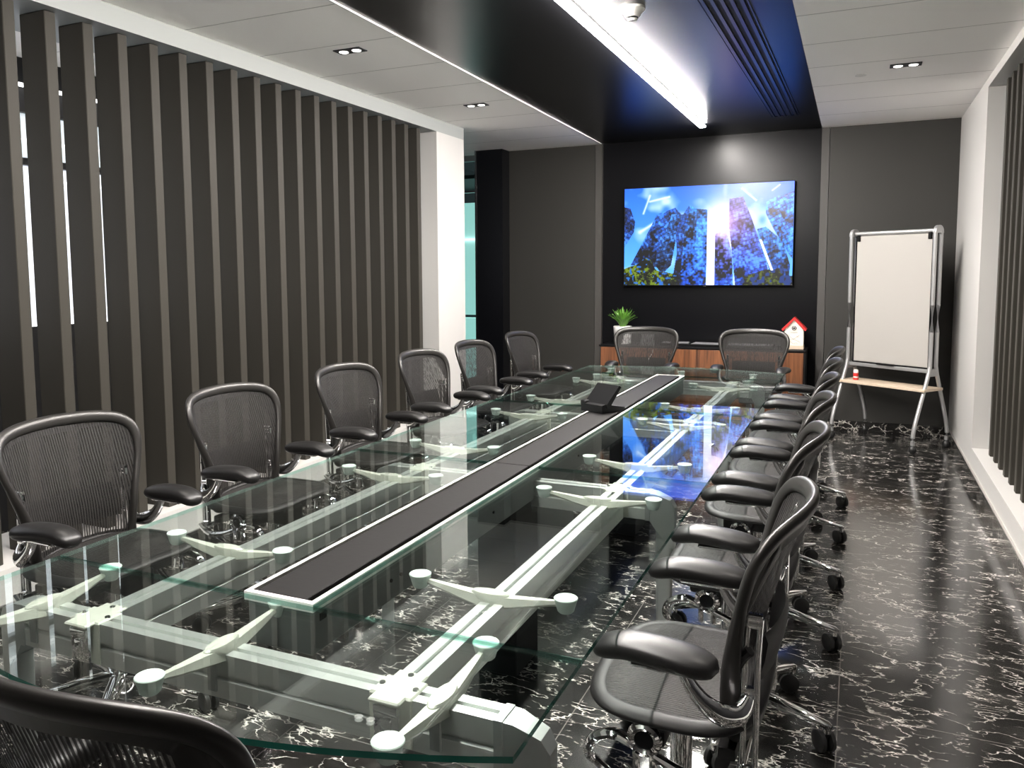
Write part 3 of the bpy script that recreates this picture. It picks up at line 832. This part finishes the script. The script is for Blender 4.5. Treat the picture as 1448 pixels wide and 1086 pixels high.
for i, (x, y, a) in enumerate(spots):
    if i == 0: o = arm0
    else:
        o = arm0.copy(); COL.objects.link(o)
        for ch in list(arm0.children):
            c = ch.copy(); COL.objects.link(c); c.parent = o
    o.location = T(x, y, 0); o.rotation_euler = (0, 0, a)
    if a == 0:
        for ch in o.children:
            if ch.name.startswith('clip'): ch.rotation_euler = (0, 0, PI/2)
# desk phone on the channel
ph = thing('conference_phone', 'black desk phone with tilted display standing on the table channel', 'phone', (-1.185, 4.07, ZT+.001), math.radians(-28))
b = B(); prism(b, [(-.085, 0), (.085, 0), (.085, .018), (-.06, .045), (-.085, .04)], -.075, .075, axis='x'); obj('base', b, M['plastic'], ph, False)
b = B(); prism(b, [(-.055, .025), (-.035, .03), (.045, .125), (.030, .135), (-.06, .045)], -.07, .085, axis='x'); obj('display', b, M['plastic'], ph, False)
b = B(); bx(b, -.085, -.045, -.085, .085, .03, .055, .012, 3, mat=Matrix.Translation((0, 0, 0))); obj('handset', b, M['plastic'], ph)
b = B()
for i in range(4):
    for j in range(3): bx(b, -.005+j*.026, .015+j*.026, -.078+i*.017, -.065+i*.017, .0175+.0, .0225, .001, 1)
obj('keypad', b, M['plastic_g'], ph)

# ------------------------------------------------------------------ chairs (facing +y, origin on the floor under the hub)
def yc(z):
    P = [(.44, -.165), (.51, -.170), (.58, -.168), (.65, -.174), (.725, -.192), (.80, -.216), (.88, -.244), (.96, -.272), (1.06, -.308)]
    for (a, p), (c, q) in zip(P, P[1:]):
        if z <= c: return p+(q-p)*max(0, (z-a)/(c-a))
    return P[-1][1]
def ysurf(x, z): return yc(z)+.062*(x/.26)**2*(1-.15*max(0, z-.8))
OUT = [(0, .480), (.09, .480), (.155, .486), (.182, .512), (.188, .565), (.196, .625), (.212, .695), (.235, .765), (.255, .830), (.262, .880), (.250, .921), (.212, .948), (.13, .962), (0, .967)]
half = catmull([(x, 0, z) for x, z in OUT], 4)
loop = [(p.x, p.z) for p in half]+[(-p.x, p.z) for p in half[::-1][1:-1]]
def snorm(x, z):
    e = .004
    dx = Vector((2*e, ysurf(x+e, z)-ysurf(x-e, z), 0)); dz = Vector((0, ysurf(x, z+e)-ysurf(x, z-e), 2*e))
    return dx.cross(dz).normalized()

chair = thing('office_chair', '', 'chair', (0, 0, 0), 0, 'mesh office chairs')
# back mesh
b = B(); NR = 9; c0 = (0, .76); rings = []
for k in range(1, NR+1):
    s = k/NR
    rings.append([b.verts.new((x*s, ysurf(x*s, c0[1]+(z-c0[1])*s), c0[1]+(z-c0[1])*s)) for x, z in loop])
cv = b.verts.new((0, ysurf(*c0), c0[1])); n = len(loop)
for k in range(n): b.faces.new((cv, rings[0][k], rings[0][(k+1) % n]))
for A, Q in zip(rings, rings[1:]):
    for k in range(n): b.faces.new((A[k], Q[k], Q[(k+1) % n], A[(k+1) % n]))
obj('backrest', b, M['fabric_back'], chair, True, 80)
# back frame
b = B()
pts = [Vector((x, ysurf(x, z), z)) for x, z in loop]; nor = [-snorm(x, z) for x, z in loop]
ra = [.0125+.0095*max(0, (z-.80)/.17)+(.004 if z < .56 else 0) for x, z in loop]; rb = [.0120+.011*min(1, max(0, (.80-z)/.18)) for x, z in loop]
pts2 = []
for (x, z), p, r in zip(loop, pts, ra):
    d = Vector((x, 0, z-.76)); d.normalize(); pts2.append(p-d*(r-.014)*.6)
sweep(b, pts2+[], ra, rb, up=nor, closed=True, n=12)
prev = None
up_ = sorted([(x, z) for x, z in loop if z > .78], key=lambda q: q[0])
for x, z in up_:
    k = min(1, (z-.78)/.14); d = Vector((x, z-.76)).normalized()
    xi, zi = x-d.x*(.012+.036*k), z-d.y*(.012+.036*k)
    q = (b.verts.new((x, ysurf(x, z)-.010, z)), b.verts.new((x, ysurf(x, z)-.003, z)), b.verts.new((xi, ysurf(xi, zi)-.003, zi)), b.verts.new((xi, ysurf(xi, zi)-.009, zi)))
    if prev:
        for j in range(4): b.faces.new((prev[j], prev[(j+1) % 4], q[(j+1) % 4], q[j]))
    prev = q
obj('back_frame', b, M['graphite'], chair, True, 80)
# lumbar pad behind the mesh
b = B(); prev = None
for i in range(13):
    x = -.165+.33*i/12; col = []
    for z, o_ in ((.60, .030), (.61, .040), (.66, .048), (.70, .044), (.72, .032), (.66, .030)):
        col.append(b.verts.new((x, ysurf(x, z)-o_, z)))
    if prev:
        for k in range(6): b.faces.new((prev[k], prev[(k+1) % 6], col[(k+1) % 6], col[k]))
    else: b.faces.new(col)
    prev = col
b.faces.new(prev[::-1]); obj('lumbar_pad', b, M['seatframe'], chair)
# seat
def zseat(x, y):
    u = x/.25; z = .547-.020*u*u
    if y > .06: z -= 1.1*(y-.06)**2
    if y < -.12: z += .9*(y+.12)**2
    return z-.012*math.exp(-((y+.06)/.1)**2-(x/.16)**2)
so = []
for k in range(56):
    a = 2*PI*k/56; ca, sa = math.cos(a), math.sin(a)
    so.append((math.copysign(abs(ca)**.55, ca)*.245, -.008+math.copysign(abs(sa)**.6, sa)*.178))
b = B(); rings = []; n = len(so)
for k in range(1, 9):
    s = k/8; rings.append([b.verts.new((x*s, .005+(y-.005)*s, zseat(x*s, .005+(y-.005)*s)+.004)) for x, y in so])
cv = b.verts.new((0, .005, zseat(0, .005)+.004))
for k in range(n): b.faces.new((cv, rings[0][k], rings[0][(k+1) % n]))
for A, Q in zip(rings, rings[1:]):
    for k in range(n): b.faces.new((A[k], Q[k], Q[(k+1) % n], A[(k+1) % n]))
obj('seat', b, M['fabric_seat'], chair, True, 80)
b = B(); sweep(b, [(x*.97, y*.97, zseat(x, y)-.002) for x, y in so], .023, .011, up=[Vector((x*.8, y*.5, 1.)).normalized() for x, y in so], closed=True, n=12)
obj('seat_frame', b, M['seatframe'], chair, True, 80)
b = B()
for y in (.075, -.075):
    sweep(b, [(x, y+.02*abs(x)/.24, zseat(x, y)-.010) for x in [-.235+.47*i/12 for i in range(13)]], .008, .006, n=8)
obj('seat_strap', b, M['plastic'], chair)
# per side: upright, arm with pad, pivot bracket
for s in (-1, 1):
    b = B(); x = s*.200
    path = catmull([(x, -0.174, .425), (x, -0.176, .51), (x, -0.176, .61), (x, -0.178, .69), (x, -0.182, .765)], 4)
    for dy in (-.0125, .0125):
        sweep(b, [p+Vector((0, dy, 0)) for p in path], .009, .0065, up=(0, 1, 0), n=10, sq=.75)
    for k in (0, 1, 8, 15, 16): sweep(b, [path[k]+Vector((0, -.016, 0)), path[k]+Vector((0, .016, 0))], .009, .010, n=10, sq=.75)
    up = obj('upright', b, M['chrome'], chair)
    b = B(); sweep(b, catmull([(s*.210, -.175, .70), (s*.206, -.160, .68), (s*.200, -.148, .65)], 4), .011, n=8); obj('frame_link', b, M['seatframe'], up)
    # arm
    b = B()
    sweep(b, catmull([(s*.208, -.174, .600), (s*.228, -.160, .572), (s*.243, -.128, .570), (s*.250, -.092, .592), (s*.250, -.066, .622), (s*.250, -.050, .652)], 5), [.012, .017, .018, .016, .015, .017], [.012, .022, .024, .019, .015, .013], up=(0, .3, 1), n=12)
    bx(b, s*.25-.022, s*.25+.022, -.085, .055, .646, .657, .004, 1)
    ar = obj('armrest', b, M['chrome'], chair)
    b = B(); N = 31; pp = []; w = []; h = []
    for i in range(N):
        u = i/(N-1); y = -.122+.262*u
        z = .672+.010*math.sin((u-.12)*PI*1.05)-(.030*max(0, u-.72)**1.4*3)
        e = max(.0, 1-abs(2*u-1)**5)**.5
        pp.append((s*.250-s*.016*(u-.5), y, z)); w.append(.006+.044*e*(.93+.07*math.sin(u*6))); h.append(.004+.022*e)
    sweep(b, pp, w, h, n=22, sq=.85)
    o = obj('arm_pad', b, M['leather'], ar, True, 80); o['label'] = 'black padded armrest top'
    # pivot bracket
    b = B(); x = s*.240
    sweep(b, [(x, .030+.028*math.cos(a), .478+.028*math.sin(a)) for a in [2*PI*k/24 for k in range(24)]], .010, .012, up=(1, 0, 0), closed=True, n=8)
    sweep(b, catmull([(x*.94, -.178, .440), (x, -.12, .415), (x, -.05, .422), (x, .010, .446)], 4), [.009, .012, .012, .010], [.018, .015, .014, .013], up=(1, 0, 0), n=10)
    sweep(b, catmull([(x, .052, .460), (x, .095, .474), (x, .140, .455), (x, .155, .418), (x*.92, .140, .390)], 4), [.010, .012, .012, .010, .009], [.014, .017, .016, .012, .010], up=(1, 0, 0), n=10)
    sweep(b, catmull([(x*.95, .15, .404), (x*.9, .10, .362), (x*.9, .03, .352), (x*.95, -.04, .382), (x, -.09, .415)], 4), .009, .011, up=(1, 0, 0), n=8)
    for yy in (.012, .048):
        sweep(b, [(x, yy, .453), (x*.98, yy, .410)], .008, n=8)
    pb = obj('pivot_bracket', b, M['chrome'], chair)
    b = B(); sweep(b, [(x-s*.012, .03, .478), (x+s*.005, .03, .478)], .021, n=18); obj('pivot_cap', b, M['plastic'], pb)
# tilt mechanism
b = B()
bx(b, -.060, .060, -.13, .12, .420, .490, .016, 3); bx(b, -.20, .20, -.005, .055, .440, .478, .012, 2); bx(b, -.19, .19, -.15, -.11, .440, .470, .010, 2)
obj('tilt_mechanism', b, M['seatframe'], chair)
b = B(); sweep(b, [(-.22, .03, .470), (.22, .03, .470)], .009, n=12); sweep(b, [(-.225, -.16, .432), (.225, -.16, .432)], .010, n=12); obj('cross_bar', b, M['chrome'], chair)
b = B(); lathe(b, [(0, .09), (.030, .09), (.030, .22), (.026, .225), (.026, .42), (0, .42)], n=24); obj('gas_lift', b, M['chrome'], chair)
b = B(); lathe(b, [(0, .055), (.036, .055), (.048, .075), (.046, .115), (.036, .132), (0, .135)], n=24); obj('hub', b, M['chrome'], chair)
for k in range(5):
    a = 2*PI*k/5+.663; d = Vector((math.cos(a), math.sin(a), 0))
    b = B(); sweep(b, [d*.03+Vector((0, 0, .108)), d*.12+Vector((0, 0, .108)), d*.23+Vector((0, 0, .098)), d*.318+Vector((0, 0, .087)), d*.331+Vector((0, 0, .085))], [.026, .024, .019, .015, .008], [.022, .018, .014, .011, .006], n=12, sq=.7)
    sweep(b, [d*.316+Vector((0, 0, .092)), d*.316+Vector((0, 0, .064))], .012, n=12)
    lg = obj('base_leg', b, M['chrome'], chair)
    b = B(); sd = Vector((math.cos(a+.9), math.sin(a+.9), 0)); c = d*.316+Vector((-sd.y, sd.x, 0))*.012
    for q in (-1, 1):
        sweep(b, [c+sd*q*.006+Vector((0, 0, .033)), c+sd*q*.010+Vector((0, 0, .033)), c+sd*q*.022+Vector((0, 0, .033)), c+sd*q*.025+Vector((0, 0, .033))], [.027, .033, .033, .027], n=20)
    sweep(b, [d*.316+Vector((0, 0, .060)), c+Vector((0, 0, .030))], .010, n=8)
    obj('caster', b, M['rubber'], lg)

CH = []
lx = -2.235
left = [(1.90, .03), (2.71, .02), (3.58, .03), (4.40, .05), (5.15, .04), (6.03, .06)]
ll = ['mesh office chair on the left of the table, nearest the camera', 'mesh office chair on the left of the table, second from the camera', 'mesh office chair on the left of the table, third from the camera', 'mesh office chair on the left of the table, fourth from the camera', 'mesh office chair on the left side in front of the white column', 'mesh office chair on the left side nearest the back wall']
rx = -.35
right = [1.875, 2.67, 3.39, 4.06, 4.76, 5.48]
rl = ['mesh office chair on the right of the table, nearest the camera', 'mesh office chair on the right, second from the camera', 'mesh office chair on the right, third from the camera', 'mesh office chair on the right, fourth from the camera', 'mesh office chair on the right, second from the whiteboard end', 'mesh office chair on the right, last in the row by the whiteboard']
spec = [((lx, y, 0), -PI/2-a, l, 'mesh office chairs left of the table') for (y, a), l in zip(left, ll)]
spec += [((rx, y, 0), PI/2+R.uniform(-.02, .02), l, 'mesh office chairs right of the table') for y, l in zip(right, rl)]
spec += [((-1.62, 6.68, 0), PI+.03, 'mesh office chair at the far end of the table, beside the fern', 'mesh office chairs at the table ends'),
         ((-.762, 6.69, 0), PI-.04, 'mesh office chair at the far end of the table, beside the bird house', 'mesh office chairs at the table ends'),
         ((-.910, .890, 0), 0.02, 'dark mesh office chair seen from behind in the bottom left foreground', 'mesh office chairs at the table ends')]
chs = []
for i, (loc, rz, lab, g) in enumerate(spec):
    if i == 0: continue
    chs.append(dup(chair, loc, rz, lab, g))
chair.location, chair.rotation_euler = spec[0][0], (0, 0, spec[0][1]); chair['label'] = spec[0][2]; chair['group'] = spec[0][3]
endc = chs[11]
b = B(); bx(b, -.055, .06, -.262, -.258, .815, .915); o = obj('paper_card', b, M['card'], endc, False); o['label'] = 'grey card behind the mesh back'
b = B(); sweep(b, catmull([(-.052, -.255, .83), (-.045, -.235, .76), (-.015, -.215, .70), (-.02, -.21, .64)], 5), .003, n=6); c_ = obj('cord', b, M['plastic_w'], o)

# ------------------------------------------------------------------ light, camera, view
w = bpy.data.worlds.new('World'); SC.world = w; w.use_nodes = True
w.node_tree.nodes['Background'].inputs[0].default_value = (.02, .02, .022, 1)

H_, F_, CXp, CYp, YAW, PIT, ROL = 1.4654, 1155.15, 678.76, 487.45, .4338, -.0899, -.008
cyw, syw, cp, sp_, cr, sr = math.cos(YAW), math.sin(YAW), math.cos(PIT), math.sin(PIT), math.cos(ROL), math.sin(ROL)
fwd = Vector((-syw*cp, cyw*cp, sp_)); r0 = Vector((cyw, syw, 0)); u0 = r0.cross(fwd)
r = cr*r0+sr*u0; u = -sr*r0+cr*u0
cam = bpy.data.cameras.new('camera'); co = bpy.data.objects.new('camera', cam); COL.objects.link(co)
co.matrix_world = Matrix(((r.x, u.x, -fwd.x, 0), (r.y, u.y, -fwd.y, 0), (r.z, u.z, -fwd.z, H_), (0, 0, 0, 1)))
cam.sensor_width = 36; cam.sensor_fit = 'HORIZONTAL'; cam.lens = F_/1448*36
cam.shift_x = (724-CXp)/1448; cam.shift_y = (CYp-543)/1448
cam.clip_start = .05; cam.clip_end = 60
SC.camera = co
SC.view_settings.view_transform = 'Standard'; SC.view_settings.look = 'None'
SC.view_settings.gamma = 1; SC.view_settings.use_curve_mapping = False
SC.view_settings.exposure = 0.38
cy = SC.cycles
cy.use_denoising = True; cy.max_bounces = 12; cy.transparent_max_bounces = 24; cy.glossy_bounces = 6; cy.diffuse_bounces = 5
cy.sample_clamp_indirect = 0; cy.caustics_reflective = True; cy.blur_glossy = 2.0; cy.caustics_refractive = False
